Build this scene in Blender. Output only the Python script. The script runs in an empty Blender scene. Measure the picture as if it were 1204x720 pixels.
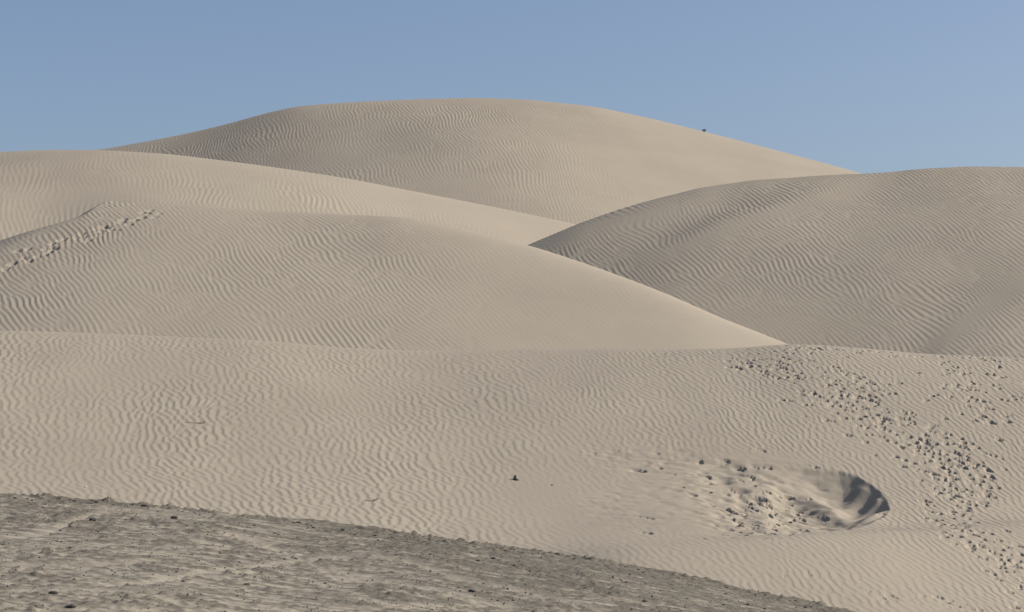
import bpy, bmesh, math, random
import numpy as np
from mathutils import Vector

random.seed(7)
C = bpy.context.scene.collection
SC = bpy.context.scene

# ------------------------------------------------------------------ camera
F = 2600.0                      # focal length in pixels of a 1204 px wide picture
PITCH = math.atan(120 / F)
cd = bpy.data.cameras.new('camera')
cam = bpy.data.objects.new('camera', cd)
C.objects.link(cam)
cd.sensor_width = 36
cd.lens = 36 * F / 1204
cd.clip_start = 0.5
cd.clip_end = 20000
cam.location = (0, 0, 0)
cam.rotation_euler = (math.pi / 2 + PITCH, 0, 0)
SC.camera = cam

# ------------------------------------------------------------------ light
SUN_EL = 31.0                   # degrees above the horizon
SUN_AZ = 5.0                  # degrees from +X (right) towards the camera
SUN_STR = 4.0
SKY_STR = 0.104
EXPOSURE = 0.36

w = bpy.data.worlds.new('World')
SC.world = w
w.use_nodes = True
nt = w.node_tree
bg = nt.nodes['Background']
sky = nt.nodes.new('ShaderNodeTexSky')
sky.sky_type = 'NISHITA'
sky.sun_disc = False
sky.sun_elevation = math.radians(SUN_EL)
sky.sun_rotation = math.radians(90 - SUN_AZ)
sky.altitude = 300
sky.air_density = 0.7
sky.dust_density = 3.0
sky.ozone_density = 1.5
nt.links.new(sky.outputs[0], bg.inputs[0])
bg.inputs[1].default_value = SKY_STR

sd = bpy.data.lights.new('sun', 'SUN')
sd.energy = SUN_STR
sd.angle = math.radians(0.5)
sd.color = (1.0, 0.955, 0.88)
sun = bpy.data.objects.new('sun', sd)
C.objects.link(sun)
to_sun = Vector((math.cos(math.radians(SUN_AZ)) * math.cos(math.radians(SUN_EL)),
                 math.sin(math.radians(SUN_AZ)) * math.cos(math.radians(SUN_EL)),
                 math.sin(math.radians(SUN_EL))))
sun.rotation_euler = (-to_sun).to_track_quat('-Z', 'Y').to_euler()
sun.location = to_sun * 50

SC.view_settings.view_transform = 'Standard'
SC.view_settings.look = 'None'
SC.view_settings.exposure = EXPOSURE
SC.view_settings.gamma = 1.0
SC.view_settings.use_curve_mapping = False

# ------------------------------------------------------------------ helpers
CP, SP = math.cos(PITCH), math.sin(PITCH)


def unproj(px, py, dist):
    """photo pixel + distance in front of the camera -> world point"""
    px = np.asarray(px, float); py = np.asarray(py, float)
    dx = px - 602; dy = F * CP - (360 - py) * SP; dz = F * SP + (360 - py) * CP
    t = dist / dy
    return dx * t, dz * t


def proj(x, y, z):
    d = y * CP + z * SP
    return 602 + F * x / d, 360 - F * (-y * SP + z * CP) / d


def gsmooth(a, s):
    if s <= 0: return a
    n = int(s * 3) + 1
    k = np.exp(-0.5 * (np.arange(-n, n + 1) / s) ** 2); k /= k.sum()
    # pad by linear continuation, so that ends keep their slope
    l = a[0] + (a[0] - a[1]) * np.arange(n, 0, -1)
    r = a[-1] + (a[-1] - a[-2]) * np.arange(1, n + 1)
    return np.convolve(np.concatenate([l, a, r]), k, 'valid')


def sstep(a, b, v):
    t = np.clip((v - a) / (b - a), 0, 1)
    return t * t * (3 - 2 * t)


class Tile:
    """periodic noise tile made by filtering white noise; sampled with bilinear interpolation"""
    def __init__(self, seed, n, size, filt, cplx=False, iters=0):
        rng = np.random.default_rng(seed)
        k = np.fft.fftfreq(n, size / n) * 2 * math.pi
        KX, KY = np.meshgrid(k, k)
        H = filt(KX, KY)
        z = np.fft.ifft2(np.fft.fft2(rng.standard_normal((n, n)) + 1j * rng.standard_normal((n, n))) * H)
        z /= np.abs(z).mean()
        for _ in range(iters):
            z = z / (np.abs(z) + 0.15) ** 0.85
            z = np.fft.ifft2(np.fft.fft2(z) * H); z /= np.abs(z).mean()
        if not cplx:
            z = z.real; z = z / z.std()
        self.a = z; self.n = n; self.size = size

    def __call__(self, x, y):
        n = self.n
        u = x / self.size * n; v = y / self.size * n
        i = np.floor(u).astype(np.int64); j = np.floor(v).astype(np.int64)
        fu = u - i; fv = v - j
        i0 = i % n; i1 = (i + 1) % n; j0 = j % n; j1 = (j + 1) % n
        a = self.a
        return ((a[j0, i0] * (1 - fu) + a[j0, i1] * fu) * (1 - fv)
                + (a[j1, i0] * (1 - fu) + a[j1, i1] * fu) * fv)


def low(seed, lam, n=256, size=None, ax=1.0, ay=1.0):
    """smooth noise of wavelength about lam"""
    size = size or lam * 16
    k0 = 2 * math.pi / lam
    return Tile(seed, n, size, lambda X, Y: np.exp(-((X * ax) ** 2 + (Y * ay) ** 2) / (2 * (0.7 * k0) ** 2)))


def fbm_tile(seed, n, size, lmin, lmax, beta=1.7, ax=1.0, ay=1.0):
    def f(X, Y):
        k = np.sqrt((X * ax) ** 2 + (Y * ay) ** 2) + 1e-9
        lo, hi = 2 * math.pi / lmax, 2 * math.pi / lmin
        return k ** (-beta) * (1 - np.exp(-(k / lo) ** 4)) * np.exp(-(k / hi) ** 4)
    return Tile(seed, n, size, f)


def ripple_tile(seed, lam, ang, spread=13.0, band=0.13, iters=2, n=1024, spl=8.0):
    """stripes that fork and end: a band of waves round one direction, kept as a complex field"""
    size = n * lam / spl
    k0 = 2 * math.pi / lam
    a0 = math.radians(ang)

    def f(X, Y):
        k = np.hypot(X, Y) + 1e-9
        t = np.arctan2(Y, X) - a0
        t = (t + math.pi) % (2 * math.pi) - math.pi
        return np.exp(-0.5 * ((k - k0) / (band * k0)) ** 2 - 0.5 * (t / math.radians(spread)) ** 2)
    return Tile(seed, n, size, f, cplx=True, iters=iters)


def ripple_height(z, steep=0.24):
    """sawtooth with a short face looking left and a long one looking right; 0..1"""
    ph = (np.angle(z) / (2 * math.pi)) % 1.0
    up = 0.5 - 0.5 * np.cos(math.pi * np.clip(ph / steep, 0, 1))
    t = np.clip((ph - steep) / (1 - steep), 0, 1)
    dn = 0.5 + 0.5 * np.cos(math.pi * t ** 0.85)
    h = np.where(ph < steep, up, dn)
    return h * np.clip(np.abs(z) * 1.3, 0, 1) ** 1.2


def axis(lo, hi, step, far_lo, far_hi, grow=1.18):
    a = list(np.arange(lo, hi + step * 0.5, step))
    s = step; v = a[-1]
    while v < far_hi:
        s *= grow; v += s; a.append(v)
    s = step; v = a[0]; b = []
    while v > far_lo:
        s *= grow; v -= s; b.append(v)
    return np.array(b[::-1] + a)


TRIS = [0]


def grid_mesh(name, xs, ys, Z, mat, attrs=None, cut=None):
    nx, ny = len(xs), len(ys)
    X, Y = np.meshgrid(xs, ys)
    co = np.stack([X, Y, Z], -1).reshape(-1, 3).astype(np.float32)
    I = (np.arange(ny - 1)[:, None] * nx + np.arange(nx - 1)[None, :]).reshape(-1)
    quads = np.stack([I, I + 1, I + nx + 1, I + nx], -1).astype(np.int32)
    if cut is not None:
        c = cut.reshape(-1)
        quads = quads[~(c[quads].all(1))]
    me = bpy.data.meshes.new(name)
    me.vertices.add(len(co)); me.vertices.foreach_set('co', co.ravel())
    me.loops.add(quads.size); me.loops.foreach_set('vertex_index', quads.ravel())
    me.polygons.add(len(quads))
    me.polygons.foreach_set('loop_start', np.arange(0, quads.size, 4, dtype=np.int32))
    me.polygons.foreach_set('use_smooth', np.ones(len(quads), dtype=bool))
    me.update(calc_edges=True)
    for an, av in (attrs or {}).items():
        at = me.attributes.new(an, 'FLOAT', 'POINT')
        at.data.foreach_set('value', av.reshape(-1).astype(np.float32))
    me.materials.append(mat)
    o = bpy.data.objects.new(name, me)
    C.objects.link(o)
    TRIS.append(len(quads) * 2); print('TRIS', name, len(quads) * 2, sum(TRIS))
    return o


def tag(o, label=None, cat=None, group=None, kind=None):
    if label: o['label'] = label
    if cat: o['category'] = cat
    if group: o['group'] = group
    if kind: o['kind'] = kind
    return o


# ------------------------------------------------------------------ materials
def sand_material(name, base, dark, mottle=1.0, bump=0.25, crust=None):
    m = bpy.data.materials.new(name); m.use_nodes = True
    n = m.node_tree.nodes; l = m.node_tree.links
    b = n['Principled BSDF']
    b.inputs['Roughness'].default_value = 0.95
    b.inputs['Specular IOR Level'].default_value = 0.12
    tc = n.new('ShaderNodeTexCoord')
    big = n.new('ShaderNodeTexNoise'); big.inputs['Scale'].default_value = 0.16; big.inputs['Detail'].default_value = 5
    big.inputs['Roughness'].default_value = 0.6
    fine = n.new('ShaderNodeTexNoise'); fine.inputs['Scale'].default_value = 14; fine.inputs['Detail'].default_value = 4
    fine.inputs['Roughness'].default_value = 0.75
    l.new(tc.outputs['Object'], big.inputs['Vector']); l.new(tc.outputs['Object'], fine.inputs['Vector'])
    r1 = n.new('ShaderNodeMapRange'); r1.inputs[1].default_value = 0.3; r1.inputs[2].default_value = 0.72
    r1.inputs[3].default_value = 0.0; r1.inputs[4].default_value = 0.55 * mottle
    l.new(big.outputs[0], r1.inputs[0])
    r2 = n.new('ShaderNodeMapRange'); r2.inputs[1].default_value = 0.25; r2.inputs[2].default_value = 0.75
    r2.inputs[3].default_value = 0.0; r2.inputs[4].default_value = 0.45 * mottle
    l.new(fine.outputs[0], r2.inputs[0])
    ad = n.new('ShaderNodeMath'); ad.operation = 'ADD'
    l.new(r1.outputs[0], ad.inputs[0]); l.new(r2.outputs[0], ad.inputs[1])
    mix = n.new('ShaderNodeMix'); mix.data_type = 'RGBA'
    mix.inputs[6].default_value = (*base, 1); mix.inputs[7].default_value = (*dark, 1)
    l.new(ad.outputs[0], mix.inputs[0])
    out = mix.outputs[2]
    if crust:
        at = n.new('ShaderNodeAttribute'); at.attribute_name = 'crust'
        mx = n.new('ShaderNodeMix'); mx.data_type = 'RGBA'
        l.new(at.outputs['Fac'], mx.inputs[0]); l.new(out, mx.inputs[6])
        g = n.new('ShaderNodeTexNoise'); g.inputs['Scale'].default_value = 30; g.inputs['Detail'].default_value = 5
        g.inputs['Roughness'].default_value = 0.8
        mp = n.new('ShaderNodeMapping'); mp.inputs['Scale'].default_value = (0.5, 0.9, 1)
        l.new(tc.outputs['Object'], mp.inputs['Vector']); l.new(mp.outputs[0], g.inputs['Vector'])
        cr = n.new('ShaderNodeValToRGB')
        cr.color_ramp.elements[0].position = 0.33; cr.color_ramp.elements[0].color = (*crust[0], 1)
        cr.color_ramp.elements[1].position = 0.68; cr.color_ramp.elements[1].color = (*crust[1], 1)
        l.new(g.outputs[0], cr.inputs[0]); l.new(cr.outputs[0], mx.inputs[7])
        out = mx.outputs[2]
    l.new(out, b.inputs['Base Color'])
    bp = n.new('ShaderNodeBump'); bp.inputs['Strength'].default_value = bump; bp.inputs['Distance'].default_value = 0.02
    l.new(fine.outputs[0], bp.inputs['Height']); l.new(bp.outputs[0], b.inputs['Normal'])
    return m


def plain_material(name, c0, c1, scale=20, rough=0.85):
    m = bpy.data.materials.new(name); m.use_nodes = True
    n = m.node_tree.nodes; l = m.node_tree.links
    b = n['Principled BSDF']; b.inputs['Roughness'].default_value = rough
    tc = n.new('ShaderNodeTexCoord')
    t = n.new('ShaderNodeTexNoise'); t.inputs['Scale'].default_value = scale; t.inputs['Detail'].default_value = 6
    l.new(tc.outputs['Object'], t.inputs['Vector'])
    r = n.new('ShaderNodeValToRGB')
    r.color_ramp.elements[0].position = 0.35; r.color_ramp.elements[0].color = (*c0, 1)
    r.color_ramp.elements[1].position = 0.68; r.color_ramp.elements[1].color = (*c1, 1)
    l.new(t.outputs[0], r.inputs[0]); l.new(r.outputs[0], b.inputs['Base Color'])
    bp = n.new('ShaderNodeBump'); bp.inputs['Strength'].default_value = 0.5; bp.inputs['Distance'].default_value = 0.01
    l.new(t.outputs[0], bp.inputs['Height']); l.new(bp.outputs[0], b.inputs['Normal'])
    return m


SAND = (0.362, 0.313, 0.242)
SAND_D = (0.304, 0.259, 0.202)
M_sand = sand_material('dune_sand', SAND, SAND_D)
M_gravel = sand_material('gravelly_sand', (0.345, 0.302, 0.238), (0.27, 0.24, 0.19), crust=((0.042, 0.038, 0.031), (0.215, 0.19, 0.15)), bump=0.6)
M_stone = plain_material('dark_basalt_stone', (0.02, 0.019, 0.018), (0.07, 0.062, 0.055))
M_pebble = plain_material('gravel_pebble', (0.05, 0.046, 0.04), (0.20, 0.18, 0.15), scale=6)
M_pale = plain_material('bleached_shell', (0.70, 0.68, 0.62), (0.82, 0.80, 0.76))
M_twig = plain_material('dry_wood', (0.05, 0.038, 0.028), (0.12, 0.095, 0.07), scale=40)
M_leaf = plain_material('dry_leaf', (0.035, 0.04, 0.022), (0.08, 0.085, 0.05), scale=30)

# ------------------------------------------------------------------ dunes
L8 = low(1, 9.0); L3 = low(2, 3.2); L20 = low(3, 22.0)


class Dune:
    """crest: list of (photo x, photo y, distance). The crest is a curve in the world; in front of it the
    surface falls towards the viewer, behind it falls the lee side."""
    def __init__(self, crest, slope, rnd, smooth=1.0, lee=0.55, floor=-9.0, ysm=4.0, toe=None, soft=1.0):
        c = np.array(crest, float)
        x, z = unproj(c[:, 0], c[:, 1], c[:, 2])
        self.gx = np.arange(x.min(), x.max(), 0.1)
        self.gz = gsmooth(np.interp(self.gx, x, z), smooth / 0.1)
        self.gs = gsmooth(np.interp(self.gx, x, z), 4.5 / 0.1)
        self.gy = gsmooth(np.interp(self.gx, x, c[:, 2]), ysm / 0.1)
        self.x0, self.x1 = self.gx[0], self.gx[-1]
        self.slope, self.rnd, self.lee, self.floor, self.toe = slope, rnd, lee, floor, toe
        self.soft = soft

    def base(self, X, Y):
        xc = np.clip(X, self.x0, self.x1)
        zc = np.interp(xc, self.gx, self.gz); yc = np.interp(xc, self.gx, self.gy)
        # beyond the drawn crest, the dune sinks gently sideways
        over = np.maximum(self.x0 - X, 0) + np.maximum(X - self.x1, 0)
        zc = zc - 0.12 * over
        d = yc - Y                       # >0 in front of the crest
        zc = zc + (np.interp(xc, self.gx, self.gs) - np.interp(xc, self.gx, self.gz)) * sstep(0, 14, d) * self.soft
        s = self.slope(X, Y) if callable(self.slope) else self.slope
        r = self.rnd
        front = s * (np.sqrt(d * d + r * r) - r) * (d > 0)
        if self.toe is not None:
            t0, fr = self.toe             # past t0 metres below the crest the slope eases
            ex = np.maximum(d - t0, 0)
            front = front - s * fr * (np.sqrt(ex * ex + 9) - 3)
        rb = r * 0.6 + 0.2
        back = self.lee * (np.sqrt(d * d + rb * rb) - rb) * (d <= 0)
        z = zc - front - back
        return np.maximum(z, self.floor - 0.5)


def poly_dist(px, py, pts, ky=1.0):
    """signed distance (photo px) to a polyline; positive above/left of it when it runs left to right"""
    best = np.full(px.shape, 1e9); sg = np.ones(px.shape); along = np.zeros(px.shape)
    acc = 0.0
    P = np.array(pts, float); tot = np.hypot(*(P[1:] - P[:-1]).T).sum()
    for (ax, ay), (bx, by) in zip(P[:-1], P[1:]):
        vx, vy = bx - ax, (by - ay) * ky
        L = math.hypot(vx, vy)
        wx, wy = px - ax, (py - ay) * ky
        t = np.clip((wx * vx + wy * vy) / (L * L), 0, 1)
        dx, dy = wx - t * vx, wy - t * vy
        d = np.hypot(dx, dy)
        c = vx * wy - vy * wx
        m = d < best
        best = np.where(m, d, best); sg = np.where(m, -np.sign(c), sg); along = np.where(m, (acc + t * L) / tot, along)
        acc += L
    return best * sg, along


def stamp_pits(Z, xs, ys, pits, rim=0.03, ramp=False):
    """footprints and scuffs pressed into the sand: steep right wall, tail to the left, low rim"""
    D_ = np.zeros(Z.shape); U_ = np.zeros(Z.shape)
    for (x, y, a, b, dep, rot, tail) in pits:
        R = 2.6 * max(a, b) + a * tail
        i0, i1 = np.searchsorted(xs, (x - R, x + R)); j0, j1 = np.searchsorted(ys, (y - R, y + R))
        if i1 - i0 < 2 or j1 - j0 < 2: continue
        X, Y = np.meshgrid(xs[i0:i1] - x, ys[j0:j1] - y)
        c, s = math.cos(rot), math.sin(rot)
        u = (X * c + Y * s) / a; v = (-X * s + Y * c) / b
        u = np.where(u < 0, u / (1 + tail), u)
        v = v * (1 + 0.35 * np.clip(-u, 0, 1.5) * tail)
        r = np.hypot(u, v)
        f = np.clip((u + 1) / 1.8, 0, 1) ** 0.85 if ramp else np.clip(0.9 + 0.25 * u, 0.5, 1)
        D_[j0:j1, i0:i1] = np.maximum(D_[j0:j1, i0:i1], dep * f * np.clip(1 - r * r, 0, 1) ** 0.2)
        U_[j0:j1, i0:i1] = np.maximum(U_[j0:j1, i0:i1], rim * dep * np.exp(-((r - 1.3) / 0.3) ** 2))
    Z += np.where(D_ > 0.004, -D_, U_)


# --- near dune --------------------------------------------------------------
A = Dune([(-700, 400, 84), (-300, 393, 85), (0, 389, 86), (100, 391, 86), (200, 395, 86), (300, 401, 86), (400, 409, 86),
          (480, 412, 86), (600, 413, 86), (700, 412, 86), (800, 412, 86), (860, 410, 86), (925, 405, 86), (960, 407, 86),
          (1040, 413, 86), (1120, 418, 85), (1204, 422, 85), (1500, 438, 84), (1900, 470, 82)],
         slope=lambda X, Y: 0.30 + 0.004 * (np.sqrt(np.maximum(X - 3, 0) ** 2 + 9) - 3), rnd=2.0, smooth=0.5, toe=(15, 0.38))
xs = np.concatenate([axis(-22.5, 6.95, 0.041, -110, 6.95), axis(7.03, 22.0, 0.025, 7.03, 110)])
assert (np.diff(xs) > 0).all()
ys = np.concatenate([np.arange(34, 48, 0.4), np.arange(48, 70, 0.075), np.arange(70, 88, 0.085), np.arange(88, 92, 0.3), np.arange(92, 112, 1.0)])
X, Y = np.meshgrid(xs, ys)
Z = A.base(X, Y)
px, py = proj(X, Y, Z)
Z += 0.035 * L8(X + 5, Y * 0.5) + 0.006 * L3(X, Y * 0.6)
# low swell crossing the foot of the dune on the right
d, al = poly_dist(px, py, [(560, 668), (700, 658), (850, 652), (1000, 645), (1204, 632), (1400, 620)], 1.0)
Z += 0.30 * np.exp(-np.where(d > 0, (d / 16) ** 2, (d / 40) ** 2)) * sstep(560, 760, px)
# blown-out hollow
rim = [(880, 541), (925, 547), (962, 550), (985, 553), (1005, 558), (1022, 567), (1034, 575), (1044, 587), (1047, 598), (1040, 608), (1022, 617), (1000, 624), (950, 633), (880, 638), (800, 625)]
# inside coordinate: distance (m-ish, photo px) from rim, positive inside
P = np.array(rim + [(740, 600), (740, 560), (800, 541)], float)
inside = np.zeros(px.shape, bool)
sel = (px > 680) & (px < 1080) & (py > 510) & (py < 670) & (Y > 45) & (Y < 85)
for (ax, ay), (bx, by) in zip(P, np.roll(P, -1, 0)):
    c = ((ay > py) != (by > py)) & (px < (bx - ax) * (py - ay) / (by - ay + 1e-9) + ax)
    inside ^= c
inside &= sel
# true ground distances to the rim: unproject the rim on the unspoilt surface
rimw = []
for (ax, ay) in rim:
    k = np.argmin(np.where(sel, (px - ax) ** 2 + (py - ay) ** 2, 1e9)); rimw.append((X.flat[k], Y.flat[k]))
RW = np.array(rimw)
sub = np.where(sel.any(1))[0]; sj = slice(sub[0], sub[-1] + 1)
subi = np.where(sel.any(0))[0]; si = slice(subi[0], subi[-1] + 1)
xx, yy = X[sj, si], Y[sj, si]
pxs, pys, ins = px[sj, si], py[sj, si], inside[sj, si]
xw, yw = xx, yy
best = np.full(xx.shape, 1e9)
for (ax, ay), (bx, by) in zip(RW[:-1], RW[1:]):
    vx, vy = bx - ax, by - ay
    t = np.clip(((xw - ax) * vx + (yw - ay) * vy) / (vx * vx + vy * vy), 0, 1)
    best = np.minimum(best, np.hypot(xw - ax - t * vx, (yw - ay - t * vy) * 0.62))
dep = 0.57 * sstep(790, 985, pxs)
dep *= 1 - 0.75 * sstep(590, 636, pys + (pxs < 960) * 0.0) * (1 - sstep(985, 1030, pxs))
flut = 1 + 0.03 * np.sin(7.0 * yy + 2.3 * L3(xx * 2, yy * 2)) * np.exp(-best)
wsl = 0.10 + 0.60 * sstep(895, 965, pxs)
wall = wsl * best * flut
wall = dep * np.tanh((wall / (dep + 1e-3)) ** 2.0) ** (1 / 2.0)
Zs = Z[sj, si]
Zs -= np.where(ins, wall, 0.0)
# soft slumped cones against the wall foot
for (cx, cy, rr, hh) in [(962, 578, 0.45, 0.16), (975, 585, 0.4, 0.14), (985, 592, 0.35, 0.12), (948, 570, 0.5, 0.12), (1010, 603, 0.5, 0.14)]:
    k = np.argmin((pxs - cx) ** 2 + (pys - cy) ** 2)
    Zs += hh * np.exp(-((xx - xx.flat[k]) ** 2 + ((yy - yy.flat[k]) * 0.55) ** 2) / rr ** 2)
def fin(pts, hh, rr):
    global Zs
    W = []
    for (fx, fy) in pts:
        k = np.argmin((pxs - fx) ** 2 + (pys - fy) ** 2); W.append((xx.flat[k], yy.flat[k]))
    dd, al_ = poly_dist(xx, yy, W)
    Zs = Zs + hh * np.exp(-(dd / rr) ** 2) * np.clip(1 - al_, 0, 1) ** 0.5 * sstep(0.0, 0.3, np.where(ins, best, 0))
fin([(1042, 600), (1015, 603), (985, 606), (955, 606)], 0.14, 0.25)
fin([(1030, 604), (1000, 611), (960, 616)], 0.1, 0.18)
fin([(1012, 570), (990, 586), (960, 592)], 0.10, 0.3)
#fin([(1000, 562), (975, 580), (940, 580)], 0.12, 0.35)
fin([(1032, 583), (1005, 594), (975, 600)], 0.09, 0.2)
Z[sj, si] = Zs
# scuffed, trampled sand in and left of the hollow
scuff = np.zeros(px.shape)
def blob(cx, cy, rx, ry, amp=1.0):
    return amp * np.exp(-(((px - cx) / rx) ** 2 + ((py - cy) / ry) ** 2) ** 1.5)
scuff = np.maximum.reduce([blob(910, 590, 92, 40), blob(860, 568, 70, 26, .8), blob(940, 615, 70, 18, .9), blob(770, 540, 80, 18, .35), blob(760, 590, 80, 30, .25)])
TR = fbm_tile(21, 1024, 40, 0.22, 1.8, 1.0, ax=1.5, ay=0.4)
tr = TR(X + 0.45 * Y, Y * 0.8)
wallz = (1 - sstep(985, 1010, px) * sstep(545, 560, py) * (1 - sstep(600, 612, py)))
Z += 0.045 * np.clip(scuff, 0, 1) * np.where(tr < 0, tr * 1.3, tr * 0.6) * wallz * np.where(Y < 86, 1, 0)

# ripples
R1 = ripple_tile(11, 0.275, 20, spread=21, band=0.19, iters=0)
R1b = ripple_tile(12, 0.235, 16, spread=19, band=0.17, iters=0)
WX = low(31, 7.0); WY = low(32, 3.0); WZ = low(33, 1.1)
ux = X + 0.12 * WX(X, Y * 0.8) + 0.035 * WZ(X, Y * 0.7); uy = Y
za = R1(ux, uy); zb = R1b(ux, uy)
m = sstep(560, 760, px + 30 * L8(X, Y))
rh = ripple_height(za, 0.17) * (1 - m) * 0.0215 + ripple_height(zb, 0.20) * m * 0.0185
amp = 0.85 + 0.17 * L3(X * 0.9 + 70, Y * 0.5)
amp *= 1 - 0.25 * sstep(620, 700, py)
amp *= 0.45 + 0.55 * sstep(0.3, 2.2, 86 - Y)
amp *= 1 - 0.55 * blob(700, 600, 190, 60)
amp *= 1 - np.clip(scuff * 1.3, 0, 1)
hollow = np.zeros(px.shape); hollow[sj, si] = np.where(ins, sstep(0.0, 0.25, best), 0)
amp *= 1 - hollow
amp *= 1 - 0.9 * blob(900, 540, 60, 9)
Z += rh * np.clip(amp, 0.12, 1.3) * (np.abs(X) < 30)

def on_grid(fx, fy, pxa, pya, Xa, Ya, valid):
    k = np.argmin(np.where(valid, (pxa - fx) ** 2 + (pya - fy) ** 2, 1e9))
    return Xa.flat[k], Ya.flat[k]

# coarse lookup photo -> ground on near dune
LX, LY = np.meshgrid(np.arange(-24, 24, 0.12), np.arange(46, 86.5, 0.12))
LZ = A.base(LX, LY); lpx, lpy = proj(LX, LY, LZ)
def spotA(fx, fy):
    k = np.argmin((lpx - fx) ** 2 + (lpy - fy) ** 2)
    return LX.flat[k], LY.flat[k]

rng = np.random.default_rng(5)
pits = []
def trail(pts, width, n, size=(0.09, 0.15), dep=(0.055, 0.085), cl=0.5):
    P = np.array(pts, float); seg = np.hypot(*(P[1:] - P[:-1]).T); cum = np.concatenate([[0], np.cumsum(seg)])
    for _ in range(n):
        s = rng.uniform(0, cum[-1]); cx = np.interp(s, cum, P[:, 0]); cy = np.interp(s, cum, P[:, 1])
        ww = np.interp(s, cum, width) if isinstance(width, (list, tuple)) else width
        fx, fy = cx + rng.normal(0, cl) * ww, cy + rng.normal(0, cl) * ww * 0.45
        x, y = spotA(fx, fy)
        x += rng.uniform(-.06, .06); y += rng.uniform(-.1, .1)
        a = rng.uniform(*size); b = a * rng.uniform(0.5, 0.8)
        pits.append((x, y, a, b, rng.uniform(*dep) * a / 0.13, rng.normal(0.1, 0.45), rng.uniform(0.0, 0.5)))
        if rng.random() < 0.35:
            pits.append((x + a * rng.uniform(1.2, 2.2), y + rng.normal(0, .12), a * 0.8, b * 0.8, rng.uniform(*dep), rng.normal(0, .4), 0.2))
# main trampled band, crest to lower right
trail([(895, 415), (935, 432), (975, 458), (1010, 478), (1045, 500)], [34, 50, 58, 62, 66], 135)
trail([(985, 470), (1040, 500), (1090, 530), (1110, 548)], [44, 50, 50, 46], 75)
trail([(1085, 520), (1120, 545), (1135, 575), (1118, 600), (1130, 622)], [44, 48, 50, 46, 40], 150, dep=(0.07, 0.10))
trail([(1125, 625), (1150, 650), (1185, 672), (1204, 690), (1230, 715)], [28, 30, 32, 36, 36], 75)
trail([(1185, 640), (1215, 680), (1240, 700)], [20, 26, 26], 22)
trail([(1100, 430), (1150, 447), (1204, 460)], [34, 44, 44], 34, dep=(.07, .11))
trail([(1120, 465), (1160, 500), (1204, 512)], [30, 30, 36], 28, dep=(.07, .11))
trail([(930, 408), (1000, 414), (1080, 419), (1200, 424)], [10, 8, 8, 8], 70, size=(.08, .14), dep=(.07, .11), cl=.45)
trail([(700, 412), (790, 416), (880, 420)], [20, 10, 14], 12, size=(.08, .14), dep=(.03, .05), cl=.4)
trail([(850, 425), (900, 430), (925, 445)], [20, 20, 20], 16)
trail([(870, 680), (940, 683), (1010, 687)], [16, 14, 14], 26, size=(.05, .08), dep=(.02, .035), cl=.4)
trail([(1010, 700), (1080, 708), (1160, 712)], [18, 18, 24], 18, size=(.08, .14), dep=(.025, .045))
stamp_pits(Z, xs, ys, pits)
pits = []
# single scoops left of the hollow
for (fx, fy, a, dp) in [(752, 552, .17, .11), (822, 541, .14, .10), (850, 541, .16, .08), (798, 570, .15, .11), (830, 557, .17, .10),
                        (832, 563, .14, .09), (830, 574, .16, .08), (764, 606, .20, .13), (762, 625, .16, .09), (852, 590, .20, .12),
                        (856, 603, .19, .12), (863, 612, .16, .11), (871, 629, .2, .10), (870, 549, .15, .1), (901, 548, .16, .12),
                        (883, 572, .17, .1), (893, 577, .18, .1), (910, 604, .2, .13), (916, 612, .18, .1), (920, 583, .18, .11), (930, 590, .15, .1),
                        (905, 625, .2, .1), (895, 628, .19, .1), (940, 618, .17, .09), (972, 625, .17, .07), (965, 592, .22, .10), (985, 602, .2, .06),
                        (789, 555, .14, .06), (776, 548, .13, .06), (697, 533, .12, .05), (724, 529, .12, .04), (770, 531, .12, .04), (606, 563, .1, .05),
                        (912, 576, .15, .1), (925, 596, .2, .1), (945, 609, .2, .09), (880, 600, .18, .1), (887, 616, .18, .1)]:
    x, y = spotA(fx, fy)
    pits.append((x, y, a, a * rng.uniform(0.5, 0.85), dp * 1.25, rng.uniform(-0.6, -0.15), rng.uniform(0.8, 2.2)))
for _ in range(110):
    fx, fy = rng.normal(905, 45), rng.normal(594, 20)
    if fx > 960 and fy < 606: continue
    x, y = spotA(fx, fy)
    a = rng.uniform(.08, .17)
    pits.append((x, y, a, a * rng.uniform(0.5, 0.8), rng.uniform(.07, .13), rng.uniform(-1.0, -0.5), rng.uniform(0.6, 1.8)))
stamp_pits(Z, xs, ys, pits, ramp=True)
EDGE_X = [-900, -200, 0, 100, 200, 300, 400, 500, 600, 700, 780, 860, 940, 1000, 1204, 1700]
EDGE_Y = [560, 572, 580, 588, 597, 607, 620, 632, 645, 659, 673, 690, 705, 720, 760, 830]
near = grid_mesh('sand_dune', xs, ys, Z, M_sand, cut=(py > np.interp(px, EDGE_X, EDGE_Y) + 55) & (Y < 72) & (np.abs(X) < 24))
tag(near, 'nearest broad rippled sand dune with the trampled band and the shaded hollow', kind='structure')
A_xs, A_ys, A_Z = xs, ys, Z


def surf(xs, ys, Z, x, y):
    i = int(np.clip(np.searchsorted(xs, x) - 1, 0, len(xs) - 2)); j = int(np.clip(np.searchsorted(ys, y) - 1, 0, len(ys) - 2))
    fu = (x - xs[i]) / (xs[i + 1] - xs[i]); fv = (y - ys[j]) / (ys[j + 1] - ys[j])
    return float((Z[j, i] * (1 - fu) + Z[j, i + 1] * fu) * (1 - fv) + (Z[j + 1, i] * (1 - fu) + Z[j + 1, i + 1] * fu) * fv)


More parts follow.
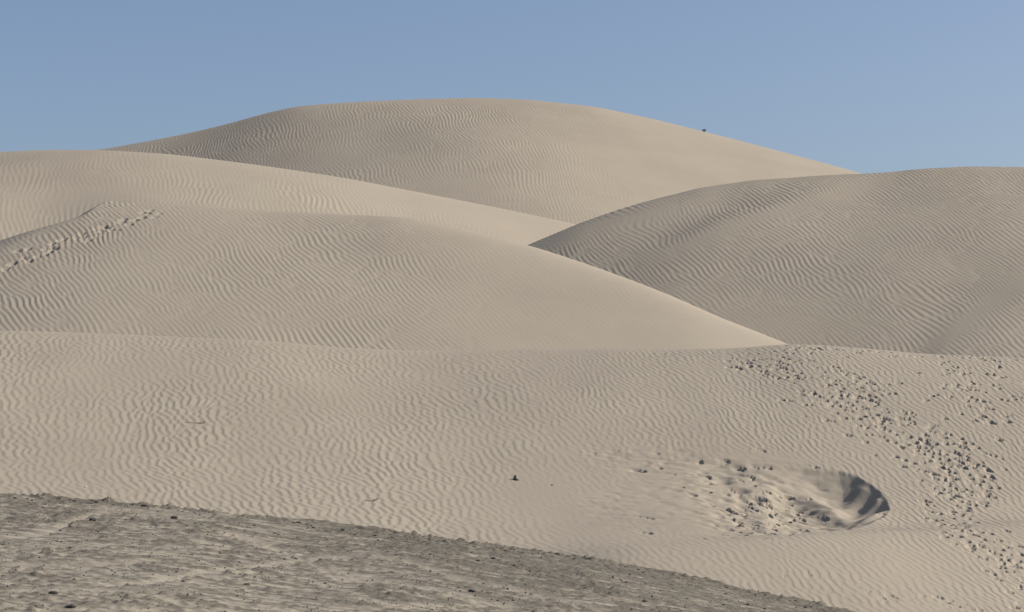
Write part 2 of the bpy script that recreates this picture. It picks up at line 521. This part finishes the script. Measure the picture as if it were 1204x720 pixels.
# --- middle left dune with the footprint line ------------------------------------
B = Dune([(-900, 330, 126), (-300, 262, 122), (0, 242, 119), (60, 238, 118), (118, 236, 117), (170, 239, 117), (250, 244, 117), (330, 249, 116), (400, 253, 116),
          (470, 257.5, 116), (500, 261, 115), (540, 269, 114), (587, 281, 113), (633, 294, 112), (700, 317, 110), (760, 338, 108), (800, 352, 106), (850, 373, 104),
          (890, 389, 103), (925, 404, 102), (1000, 432, 101), (1100, 475, 100)],
         slope=0.40, rnd=2.6, smooth=0.6, lee=0.5)
xs = np.concatenate([axis(-30, -20.0, 0.03, -110, -20.0), axis(-19.93, 15.5, 0.054, -19.93, 45)])
assert (np.diff(xs) > 0).all()
ys = np.concatenate([np.arange(76, 88, 0.6), np.arange(88, 121, 0.12), np.arange(121, 135, 0.8)])
X, Y = np.meshgrid(xs, ys); Z = B.base(X, Y)
px, py = proj(X, Y, Z)
Z += 0.03 * L8(X + 50, Y * 0.6) * sstep(0, 6, 117 - Y)
# wind-cut left side: the slip face left of the peak
lim = [(-140, 372), (-60, 330), (0, 300), (60, 271), (96, 257), (121, 240)]
LX_, LY_ = np.meshgrid(np.arange(-40, -15, 0.12), np.arange(90, 121, 0.12)); LZ_ = B.base(LX_, LY_); qx, qy = proj(LX_, LY_, LZ_)
lw = []
for (fx, fy) in lim:
    k = np.argmin((qx - fx) ** 2 + (qy - fy) ** 2); lw.append((LX_.flat[k], LY_.flat[k]))
lw.append((lw[-1][0] + 1.0, lw[-1][1] + 14))
d, al = poly_dist(X, Y, lw); d = -d
drop = np.clip(d, 0, 400)
lf = sstep(113.2, 110.5, Y)
sm_ = 0.02 + 3.0 * lf
Z -= (0.58 - 0.27 * lf) * (np.sqrt(drop ** 2 + sm_) - np.sqrt(sm_))
R2 = ripple_tile(13, 0.27, 26, spread=10, band=0.12, iters=1)
ux = X + 0.15 * WX(X + 11, Y * 0.8) + 0.04 * WY(X, Y); uy = Y
rh = ripple_height(R2(ux, uy), 0.27)
amp = 0.95 + 0.15 * L8(X * 1.5, Y)
right = sstep(380, 640, px - (py - 300) * 0.6)
amp *= 1 - 0.85 * right
amp *= 1 - 0.8 * sstep(262, 240, py) * sstep(180, 300, px)
amp *= np.where(d > 0, 0.1 + 0.6 * lf, 1)
Z += 0.031 * rh * np.clip(amp, 0.08, 1.2) * ((X > -34) & (X < 19))
Lx2, Ly2 = np.meshgrid(np.arange(-32, 18, 0.15), np.arange(90, 118, 0.15)); Lz2 = B.base(Lx2, Ly2); bpx, bpy_ = proj(Lx2, Ly2, Lz2)
pits = []
for (fx, fy, n) in [(-12, 324, 5), (4, 318, 5), (14, 313, 4), (31, 303, 6), (30, 297, 3), (58, 297, 6), (62, 290, 5), (72, 286, 6), (98, 280, 6), (100, 276, 3), (118, 271, 5),
                    (128, 269, 3), (140, 265, 5), (150, 260, 4), (165, 258, 5), (172, 253, 4), (180, 250, 3), (188, 247, 2)]:
    for _ in range(max(2, int(n * .65))):
        jx, jy = rng.normal(0, 5), rng.normal(0, 3)
        k = np.argmin((bpx - fx - jx) ** 2 + (bpy_ - fy - jy) ** 2)
        a = rng.uniform(.16, .23)
        pits.append((Lx2.flat[k], Ly2.flat[k], a, a * 0.8, rng.uniform(.12, .16), rng.normal(0, .35), 0.3))
stamp_pits(Z, xs, ys, pits, ramp=True)
mid = grid_mesh('sand_dune', xs, ys, Z, M_sand, cut=(py > 462) & (X > -30) & (X < 16))
tag(mid, 'middle left sand dune with a line of footprints below its small sharp peak', kind='structure')

# --- upper left dune --------------------------------------------------------------
Cc = Dune([(-900, 230, 178), (-300, 190, 172), (0, 180, 168), (60, 177, 167), (120, 177, 166), (200, 182, 166), (300, 194, 166), (400, 209, 167), (500, 228, 168),
           (600, 248, 170), (680, 265, 171), (760, 284, 172), (850, 306, 173)],
          slope=0.36, rnd=3.0, smooth=0.8, lee=0.5)
xs = axis(-43, 9, 0.085, -150, 40)
ys = np.concatenate([np.arange(112, 128, 0.8), np.arange(128, 170, 0.2), np.arange(170, 190, 1.0)])
X, Y = np.meshgrid(xs, ys); Z = Cc.base(X, Y)
px, py = proj(X, Y, Z)
Z += 0.08 * L8(X * 0.7 + 90, Y * 0.5) * sstep(0, 8, 166 - Y)
# shallow valley down the left
Z -= 0.7 * np.exp(-((px - 60) / 90) ** 2) * sstep(0, 26, 166 - Y)
R3 = ripple_tile(14, 0.36, 12, spread=11, band=0.12, iters=2)
ux = X + 0.25 * WX(X + 21, Y * 0.7) + 0.05 * WY(X, Y * 0.8); uy = Y
rh = ripple_height(R3(ux, uy), 0.3)
amp = 0.75 + 0.3 * L8(X, Y)
amp *= 0.35 + 0.65 * sstep(3, 9, 166 - Y)
amp *= 1 - 0.5 * sstep(400, 600, px)
Z += 0.033 * rh * np.clip(amp, 0.1, 1.2) * (X > -47)
up = grid_mesh('sand_dune', xs, ys, Z, M_sand, cut=(py > np.interp(px, [-60, 0, 118, 330, 500, 700, 800], [470, 400, 330, 310, 320, 370, 420])) & (X > -43) & (X < 9))
tag(up, 'upper left sand dune whose pale crest runs down to the right under the tallest dune', kind='structure')

# --- right dune -------------------------------------------------------------------
D = Dune([(480, 356, 139), (560, 318, 140), (620, 290, 141), (650, 277, 141.6), (678, 265, 142.4), (720, 250, 143.7), (760, 238, 144.8), (820, 223, 146.5), (880, 214, 147), (950, 209, 147),
          (1010, 206.5, 147), (1040, 204, 147), (1080, 200, 147), (1130, 197, 147), (1204, 198, 147), (1350, 208, 146), (1700, 260, 145)],
         slope=0.42, rnd=2.6, smooth=0.5, lee=0.5)
xs = axis(-1, 38, 0.072, -14, 130)
ys = np.concatenate([np.arange(92, 102, 0.7), np.arange(102, 152, 0.155), np.arange(152, 172, 0.9)])
X, Y = np.meshgrid(xs, ys); Z = D.base(X, Y)
px, py = proj(X, Y, Z)
Z += 0.07 * L8(X * 0.8 + 30, Y * 0.5) * sstep(0, 8, 146 - Y)
# soft spur from the crest saddle down to the left, hollow above it
d, al = poly_dist(px, py, [(600, 345), (700, 322), (780, 300), (850, 272), (920, 248), (980, 226), (1040, 205), (1060, 196)])
Z += 0.42 * np.exp(-np.where(d > 0, (d / 19) ** 2, (d / 45) ** 2)) * sstep(680, 860, px) * (1 - sstep(840, 1060, px))
d3, al3 = poly_dist(px, py, [(620, 296), (700, 268), (780, 246), (850, 231)])
Z += 0.10 * np.exp(-np.where(d3 > 0, (d3 / 5) ** 2, (d3 / 16) ** 2)) * sstep(600, 690, px) * (1 - sstep(780, 850, px))
# lower right shoulder
d2, al2 = poly_dist(px, py, [(1080, 440), (1125, 402), (1160, 374), (1204, 345), (1300, 300), (1450, 240)])
Z += 0.36 / (1 + np.exp(np.clip((d2 - 8) / 15, -30, 30))) * sstep(1060, 1120, px + (py - 400) * .5)
R4 = ripple_tile(15, 0.31, 15, spread=10, band=0.12, iters=1)
ux = X + 0.3 * WX(X + 31, Y * 0.6) + 0.05 * WY(X, Y * 0.8); uy = Y
rh = ripple_height(R4(ux, uy), 0.28)
amp = 1.0 + 0.2 * L8(X, Y + 20)
amp *= 1 - 0.75 * np.exp(-((d + 6) / 9) ** 2) * sstep(720, 840, px) * (1 - sstep(1020, 1080, px))
amp *= 1 - 0.9 * np.exp(-((d2 - 8) / 15) ** 2) * sstep(1060, 1110, px)
amp *= 1 - 0.85 * np.exp(-((d3 + 2) / 10) ** 2) * (px < 800)
Z += 0.033 * rh * np.clip(amp, 0.05, 1.3) * (X < 42)
rightd = grid_mesh('sand_dune', xs, ys, Z, M_sand, cut=(py > np.interp(px, [600, 700, 925, 1000], [370, 390, 470, 480])) & (X < 38))
tag(rightd, 'darker strongly rippled sand dune on the right', kind='structure')

# --- tallest dune at the back -------------------------------------------------------
E = Dune([(-900, 260, 246), (-300, 205, 246), (0, 188, 246), (130, 176, 246), (200, 163, 246), (250, 153, 246), (290, 142, 245), (320, 133, 244), (350, 126, 243), (420, 121, 242), (500, 118, 242),
          (560, 116.5, 242), (620, 118.5, 242), (700, 127, 242), (760, 140, 242), (830, 157, 241), (900, 175, 240), (960, 191, 239), (1020, 208, 238), (1100, 232, 236), (1300, 280, 236)],
         slope=0.40, rnd=5.0, smooth=1.0, lee=0.45)
xs = axis(-49, 40, 0.088, -230, 150)
ys = np.concatenate([np.arange(158, 186, 1.2), np.arange(186, 247, 0.26), np.arange(247, 290, 1.6)])
X, Y = np.meshgrid(xs, ys); Z = E.base(X, Y)
px, py = proj(X, Y, Z)
Z += 0.12 * L20(X + 30, Y * 0.7) * sstep(0, 14, 242 - Y)
d, al = poly_dist(px, py, [(185, 192), (215, 176), (250, 162), (280, 150), (300, 140)])
Z += 0.02 * np.exp(-np.where(d > 0, (d / 7) ** 2, (d / 45) ** 2)) * sstep(170, 215, px) * (1 - sstep(285, 315, px))
d4, al4 = poly_dist(px, py, [(430, 170), (520, 182), (620, 190), (720, 215)])
Z += 0.2 * np.exp(-((d4 - 22) / 24) ** 2) * sstep(420, 520, px) * (1 - sstep(650, 760, px))
R5 = ripple_tile(16, 0.38, 12, spread=10, band=0.12, iters=1)
ux = X + 0.3 * WX(X * 0.7 + 31, Y * 0.5) + 0.06 * WY(X, Y * 0.7); uy = Y
rh = ripple_height(R5(ux, uy), 0.36)
amp = 0.8 + 0.25 * L20(X, Y + 20)
amp *= 1 - 0.8 * sstep(620, 780, px)
amp *= 0.45 + 0.55 * sstep(0, 12, 242 - Y)
Z += 0.037 * rh * np.clip(amp, 0.05, 1.3) * (np.abs(X) < 56)
back = grid_mesh('sand_dune', xs, ys, Z, M_sand, cut=(py > np.interp(px, [0, 200, 400, 680, 800, 1010, 1204], [240, 240, 268, 325, 290, 265, 262])) & (X > -49) & (X < 40))
tag(back, 'tallest broad sand dune against the blue sky', kind='structure')
E_xs, E_ys, E_Z = xs, ys, Z

# --- foreground gravelly ground -----------------------------------------------------
edge = np.array([(-900, 560, 46), (-200, 572, 46), (0, 580, 46), (100, 588, 46), (200, 597, 46), (300, 607, 46), (400, 620, 46), (500, 632, 46), (600, 645, 46), (700, 659, 46),
                 (780, 673, 46), (860, 690, 46), (940, 705, 46), (1000, 720, 46), (1204, 760, 46), (1700, 830, 46)], float)
exx, ezz = unproj(edge[:, 0], edge[:, 1], edge[:, 2])
gx = np.arange(exx.min(), exx.max(), 0.05); gz = gsmooth(np.interp(gx, exx, ezz), 10)
xs = axis(-12, 9.3, 0.031, -60, 60)
ys = np.concatenate([np.arange(-12, 22, 0.8), np.arange(22, 25, 0.2), np.arange(25, 49, 0.06), np.arange(49, 60, 0.5)])
X, Y = np.meshgrid(xs, ys)
FB = fbm_tile(41, 1024, 30, 0.10, 2.5, 1.25, ax=0.75, ay=1.0)
FB2 = fbm_tile(42, 1024, 30, 0.09, 0.45, 0.5)
LG = low(43, 3.5, ax=0.55)
FB3 = fbm_tile(44, 1024, 30, 0.09, 1.0, 0.9)
zc = np.interp(X, gx, gz)
ed = 46 + 0.25 * L3(X * 1.2, X * 0 + 4)
d = ed - Y
Z = zc - 0.045 * (np.sqrt(d * d + 1) - 1) * (d > 0) - 0.5 * (np.sqrt(d * d + .3) - .55) * (d <= 0)
Z = np.where(Y < 25, Z, Z)
px, py = proj(X, Y, Z)
fb = FB(X * 0.5, Y * 1.1); fb2 = FB2(X * 0.8, Y); lg = LG(X * 0.6, Y); fs = FB3(X * 0.3 + 9, Y * 0.9 + 5)
lump = 0.5 + 0.5 * np.tanh(0.9 * lg + 0.5 * fb)
# tyre tracks and wind streaks: pale shallow grooves
track = np.zeros(X.shape)
for pts, wd, st in [([(-60, 642), (0, 634), (60, 626), (110, 600 + 6), (150, 596)], 3.0, .9), ([(-40, 655), (40, 646), (130, 640), (200, 632)], 2.6, .7),
                    ([(110, 596), (160, 604), (250, 606), (330, 600)], 3.0, .7), ([(110, 692), (180, 683), (240, 674), (320, 664), (400, 656), (430, 655)], 2.6, 1.0),
                    ([(250, 625), (300, 636), (370, 665), (400, 680), (450, 688)], 3.0, .9), ([(380, 666), (420, 678), (470, 686), (560, 705), (620, 716)], 3.0, .9),
                    ([(430, 655), (480, 660), (540, 680), (600, 692), (700, 716)], 3.0, .8), ([(0, 668), (120, 664), (200, 660)], 3.5, .6),
                    ([(380, 718), (480, 714), (620, 708)], 2.5, .6), ([(540, 678), (640, 700), (720, 720)], 2.5, .6), ([(0, 700), (90, 694), (240, 700)], 3, .5)]:
    d, al = poly_dist(px, py + 1.2 * fb2, pts)
    track = np.maximum(track, 0.75 * st * np.exp(-(d / wd) ** 2) * sstep(0, .08, al) * (1 - sstep(.92, 1, al)))
visible = (py < 760)
rough = (0.35 + 0.65 * lump) * (1 - 0.75 * track)
Z += (0.007 * fb + 0.007 * fb2 + 0.010 * np.where(fb2 > 0.6, fb2 - 0.6, 0) + 0.008 * np.clip(fb, 0, 3) * lump) * rough * (Y > 24)
Z += 0.012 * lg
Z -= 0.035 * track
ne = np.exp(-np.clip(ed - Y, 0, 99) / 0.9) * (Y < 46.6)
Z += (0.022 * np.clip(fb2 + 0.5 * fb - 0.4, 0, 3) * sstep(-0.6, 1.2, L3(X * 1.6, Y * 0 + 2)) + 0.022 * np.clip(fb, 0, 3)) * ne
crust = np.clip(0.50 + 0.15 * (lump - .5) + 0.13 * fb + 0.27 * fb2 + 0.27 * fs + 0.25 * sstep(28, 46, Y) + 0.30 * sstep(200, 700, px), 0, 1)
crust = np.clip((crust + 0.35 * ne) * (1 - 0.95 * track), 0, 1)
ground = grid_mesh('ground', xs, ys, Z, M_gravel, {'crust': crust})
tag(ground, 'rough grey gravelly sand with tyre tracks in the foreground', kind='structure')
G_xs, G_ys, G_Z = xs, ys, Z

# far desert floor below everything
xs = np.linspace(-4000, 4000, 81); ys = np.linspace(-2000, 6000, 81)
X, Y = np.meshgrid(xs, ys)
floor = grid_mesh('desert_floor', xs, ys, np.full(X.shape, -9.0) + 0.6 * low(50, 900)(X, Y), M_sand)
tag(floor, kind='structure')

# ------------------------------------------------------------------ stones and debris
def stone_mesh(name, seed, mat, sub=2, flat=0.7, jag=0.28, point=0.0):
    r = random.Random(seed)
    bm = bmesh.new(); bmesh.ops.create_icosphere(bm, subdivisions=sub, radius=1)
    planes = [(Vector((r.uniform(-1, 1), r.uniform(-1, 1), r.uniform(-.6, 1))).normalized(), r.uniform(0.55, 0.9)) for _ in range(9)]
    for v in bm.verts:
        for nrm, dd in planes:
            q = v.co.dot(nrm)
            if q > dd: v.co -= nrm * (q - dd)
        v.co *= 1 + r.uniform(-jag, jag) * 0.25
        if point and v.co.z > 0:
            f = 1 - point * v.co.z; v.co.x *= f; v.co.y *= f; v.co.z *= 1 + point * 0.6
        v.co.z *= flat
    me = bpy.data.meshes.new(name); bm.to_mesh(me); bm.free(); me.materials.append(mat)
    return me


def spotG(fx, fy):
    # walk the sight line to the foreground ground
    dx = fx - 602; dy = F * CP - (360 - fy) * SP; dz = F * SP + (360 - fy) * CP
    for y in np.arange(24, 48, 0.05):
        t = y / dy
        if surf(G_xs, G_ys, G_Z, dx * t, y) >= dz * t:
            return dx * t, y
    return None


def place(me, name, x, y, z, s, rz, rx=0.0):
    o = bpy.data.objects.new(name, me); C.objects.link(o)
    o.location = (x, y, z); o.scale = s; o.rotation_euler = (rx, 0, rz)
    return o


def sight(fx, fy, XS, YS, ZS, y0, y1):
    dx = fx - 602; dy = F * CP - (360 - fy) * SP; dz = F * SP + (360 - fy) * CP
    for y in np.arange(y0, y1, 0.05):
        t = y / dy
        if surf(XS, YS, ZS, dx * t, y) >= dz * t: return dx * t, y
    return None


x, y = sight(606, 565, A_xs, A_ys, A_Z, 50, 86)
o = place(stone_mesh('stone', 3, M_stone, point=0.55, flat=1.0), 'stone', x, y, surf(A_xs, A_ys, A_Z, x, y) + 0.03, (0.09, 0.08, 0.105), 0.4)
tag(o, 'lone dark pointed stone standing on the smooth rippled sand', 'stone')
x, y = sight(1079, 571, A_xs, A_ys, A_Z, 50, 86)
x, y = sight(649, 571, A_xs, A_ys, A_Z, 50, 86)
o = place(stone_mesh('stone', 9, M_stone), 'stone', x, y, surf(A_xs, A_ys, A_Z, x, y) + 0.005, (0.045, 0.045, 0.03), 1)
tag(o, 'tiny dark stone on the rippled sand just right of the lone pointed stone', 'stone')
x, y = sight(101, 573, A_xs, A_ys, A_Z, 48, 86)
o = place(stone_mesh('shell', 5, M_pale), 'shell', x, y, surf(A_xs, A_ys, A_Z, x, y) + 0.02, (0.036, 0.03, 0.028), 1)
tag(o, 'tiny bright white shell on the sand just above the gravel edge', 'shell')


def tube(bm, pts, rads, n=6):
    rings = []
    for i, p in enumerate(pts):
        a = Vector(pts[max(i - 1, 0)]); b = Vector(pts[min(i + 1, len(pts) - 1)])
        t = (b - a).normalized(); u = t.orthogonal().normalized(); v = t.cross(u)
        rings.append([bm.verts.new(Vector(p) + (u * math.cos(6.2832 * k / n) + v * math.sin(6.2832 * k / n)) * rads[i]) for k in range(n)])
    for r0, r1 in zip(rings[:-1], rings[1:]):
        for k in range(n):
            bm.faces.new((r0[k], r0[(k + 1) % n], r1[(k + 1) % n], r1[k]))
    bm.faces.new(rings[0]); bm.faces.new(rings[-1][::-1])


def twig(fx, fy, L, label, seed, hook=0.09):
    r = random.Random(seed)
    x, y = sight(fx, fy, A_xs, A_ys, A_Z, 50, 86)
    bm = bmesh.new(); pts = []
    for i in range(9):
        t = i / 8 * L - L
        zz = surf(A_xs, A_ys, A_Z, x + t, y + 0.03 * math.sin(i)) - surf(A_xs, A_ys, A_Z, x, y)
        pts.append((t, 0.03 * math.sin(i), zz + 0.022 + r.uniform(-.006, .01)))
    pts.append((0.03, 0, 0.022 + hook))
    tube(bm, pts, [0.004 + 0.008 * i / 9 for i in range(9)] + [0.014])
    me = bpy.data.meshes.new('twig'); bm.to_mesh(me); bm.free(); me.materials.append(M_twig)
    o = bpy.data.objects.new('twig', me); C.objects.link(o); o.location = (x, y, surf(A_xs, A_ys, A_Z, x, y))
    tag(o, label, 'twig')
    bm = bmesh.new(); tube(bm, [pts[6], (pts[6][0] + .05, -.05, pts[6][2] + .04)], [.008, .004])
    me = bpy.data.meshes.new('side_shoot'); bm.to_mesh(me); bm.free(); me.materials.append(M_twig)
    c = bpy.data.objects.new('side_shoot', me); C.objects.link(c); c.parent = o


twig(240, 499, 0.62, 'longer dry twig with a hooked end lying on the left of the rippled sand', 2)
twig(443, 590, 0.40, 'short dry twig lying on the sand above the middle of the gravel edge', 4, 0.06)

# a small dry bush alone on the skyline slope
def bush(fx, fy):
    r = random.Random(9)
    # find the skyline point of the back dune under this column
    best = None
    for y in np.arange(225, 247, 0.2):
        xx = (fx - 602) / F * y
        zz = surf(E_xs, E_ys, E_Z, xx, y); q = proj(xx, y, zz)
        if best is None or q[1] < best[0]: best = (q[1], xx, y, zz)
    _, x, y, z = best
    root = bpy.data.objects.new('bush', None); C.objects.link(root); root.location = (x, y, z)
    tag(root, 'tiny dark dry bush alone on the skyline slope of the tallest dune', 'bush')
    bm = bmesh.new(); tips = []
    for k in range(16):
        a = k * 2.4; e = r.uniform(.5, 1.4); L = r.uniform(.18, .30)
        m_ = (math.cos(a) * math.cos(e) * L * .5, math.sin(a) * math.cos(e) * L * .5, math.sin(e) * L * .55 - .05)
        t_ = (m_[0] * 2, m_[1] * 2, math.sin(e) * L)
        tube(bm, [(0, 0, -.08), m_, t_], [.02, .014, .006], 4); tips += [m_, t_]
    me = bpy.data.meshes.new('stem'); bm.to_mesh(me); bm.free(); me.materials.append(M_twig)
    s = bpy.data.objects.new('stem', me); C.objects.link(s); s.parent = root
    bm = bmesh.new()
    for t_ in tips:
        for _ in range(14):
            c = Vector(t_) + Vector((r.uniform(-.08, .08), r.uniform(-.08, .08), r.uniform(-.07, .07)))
            u = Vector((r.uniform(-1, 1), r.uniform(-1, 1), r.uniform(-1, 1))).normalized() * .03; v = u.orthogonal().normalized() * .015
            bm.faces.new([bm.verts.new(c + u), bm.verts.new(c + v), bm.verts.new(c - u), bm.verts.new(c - v)])
    me = bpy.data.meshes.new('foliage'); bm.to_mesh(me); bm.free(); me.materials.append(M_leaf)
    s = bpy.data.objects.new('foliage', me); C.objects.link(s); s.parent = root


bush(829, 155)

# stones on the gravel: the larger dark ones, each where it lies
meshes = [stone_mesh('stone', 100 + k, M_stone) for k in range(6)]
named = [(170, 594.5, .07, 'largest dark stone on the left part of the gravel edge'),
         (205, 609, .08, 'flat dark stone below the gravel edge, right of the pale track'),
         (109, 611, .075, 'long low dark stone below the pale streak at the left'),
         (113, 590, .045, 'dark stone on the gravel edge under the white shell'),
         (84, 713, .07, 'long dark stone at the bottom left of the gravel'),
         (63, 697, .06, 'low dark stone above the one at the bottom left'),
         (580, 656, .055, 'dark stone near the gravel edge below the lone pointed stone'),
         (562, 659, .045, 'small dark stone beside another near the middle of the gravel edge'),
         (655, 651, .05, 'dark stone in the middle stretch of the gravel edge'),
         (368, 620, .045, 'round dark stone just under the gravel edge, left of centre'),
         (215, 683, .045, 'dark stone on the pale tyre track at the lower left'),
         (555, 695, .055, 'low dark stone at the bottom centre of the gravel'),
         (758, 707, .05, 'dark stone at the lower right of the gravel, by the bottom of the picture')]
r = random.Random(77)
for k, (fx, fy, s, lab) in enumerate(named):
    p = spotG(fx, fy + 1)
    if not p: continue
    o = place(meshes[k % 6], 'stone', p[0], p[1], surf(G_xs, G_ys, G_Z, *p) + s * .15, (s * r.uniform(1.0, 1.5), s, s * .75), r.uniform(-.4, .4))
    tag(o, lab, 'stone', 'dark stones on the gravelly ground')
cnt = 0
while cnt < 110:
    fx = r.uniform(-20, 980)
    e = np.interp(fx, edge[:, 0], edge[:, 1])
    fy = e + 2 + abs(r.gauss(0, 1)) * 55 if r.random() < .7 else e + r.uniform(1, 6)
    if fy > 724: continue
    p = spotG(fx, fy)
    if not p: continue
    s = r.choice([.02, .022, .025, .03, .036])
    o = place(meshes[cnt % 6], 'stone', p[0], p[1], surf(G_xs, G_ys, G_Z, *p) + s * .2, (s * r.uniform(1, 1.8), s, s * .75), r.uniform(0, 6))
    tag(o, 'small dark stone scattered on the rough gravelly ground', 'stone', 'small dark stones on the gravelly ground')
    cnt += 1

# loose gravel, far too many to count
N = 26000
rg = np.random.default_rng(8)
gxp = rg.uniform(-12.5, 10, N); gyp = rg.uniform(26, 46.8, N)
keep = np.array([0.07 + 0.93 * (FBv > 0.5) for FBv in FB(gxp, gyp)]) > rg.random(N)
gxp, gyp = gxp[keep], gyp[keep]; N = len(gxp)
ii = np.clip(np.searchsorted(G_xs, gxp) - 1, 0, len(G_xs) - 2); jj = np.clip(np.searchsorted(G_ys, gyp) - 1, 0, len(G_ys) - 2)
gzp = G_Z[jj, ii]
sz = 0.007 + 0.018 * rg.random(N) ** 3 + 0.022 * rg.random(N) * (rg.random(N) < 0.04)
oct_v = np.array([(1, 0, 0), (-1, 0, 0), (0, 1, 0), (0, -1, 0), (0, 0, .8), (0, 0, -.8)], float)
oct_f = np.array([(0, 2, 4), (2, 1, 4), (1, 3, 4), (3, 0, 4), (2, 0, 5), (1, 2, 5), (3, 1, 5), (0, 3, 5)])
V = oct_v[None] * (1 + rg.uniform(-.35, .35, (N, 6, 3))) * sz[:, None, None]
ang = rg.uniform(0, 6.28, N); ca, sa = np.cos(ang)[:, None], np.sin(ang)[:, None]
V = np.stack([V[..., 0] * ca - V[..., 1] * sa + gxp[:, None], V[..., 0] * sa + V[..., 1] * ca + gyp[:, None], V[..., 2] + gzp[:, None] + 0.003], -1)
Fc = (oct_f[None] + (np.arange(N) * 6)[:, None, None]).reshape(-1, 3).astype(np.int32)
me = bpy.data.meshes.new('gravel')
me.vertices.add(N * 6); me.vertices.foreach_set('co', V.reshape(-1).astype(np.float32))
me.loops.add(Fc.size); me.loops.foreach_set('vertex_index', Fc.ravel())
me.polygons.add(len(Fc)); me.polygons.foreach_set('loop_start', np.arange(0, Fc.size, 3, dtype=np.int32))
me.update(calc_edges=True); me.materials.append(M_pebble)
o = bpy.data.objects.new('gravel', me); C.objects.link(o)
tag(o, 'loose grey gravel strewn over the rough foreground ground', 'gravel', kind='stuff')
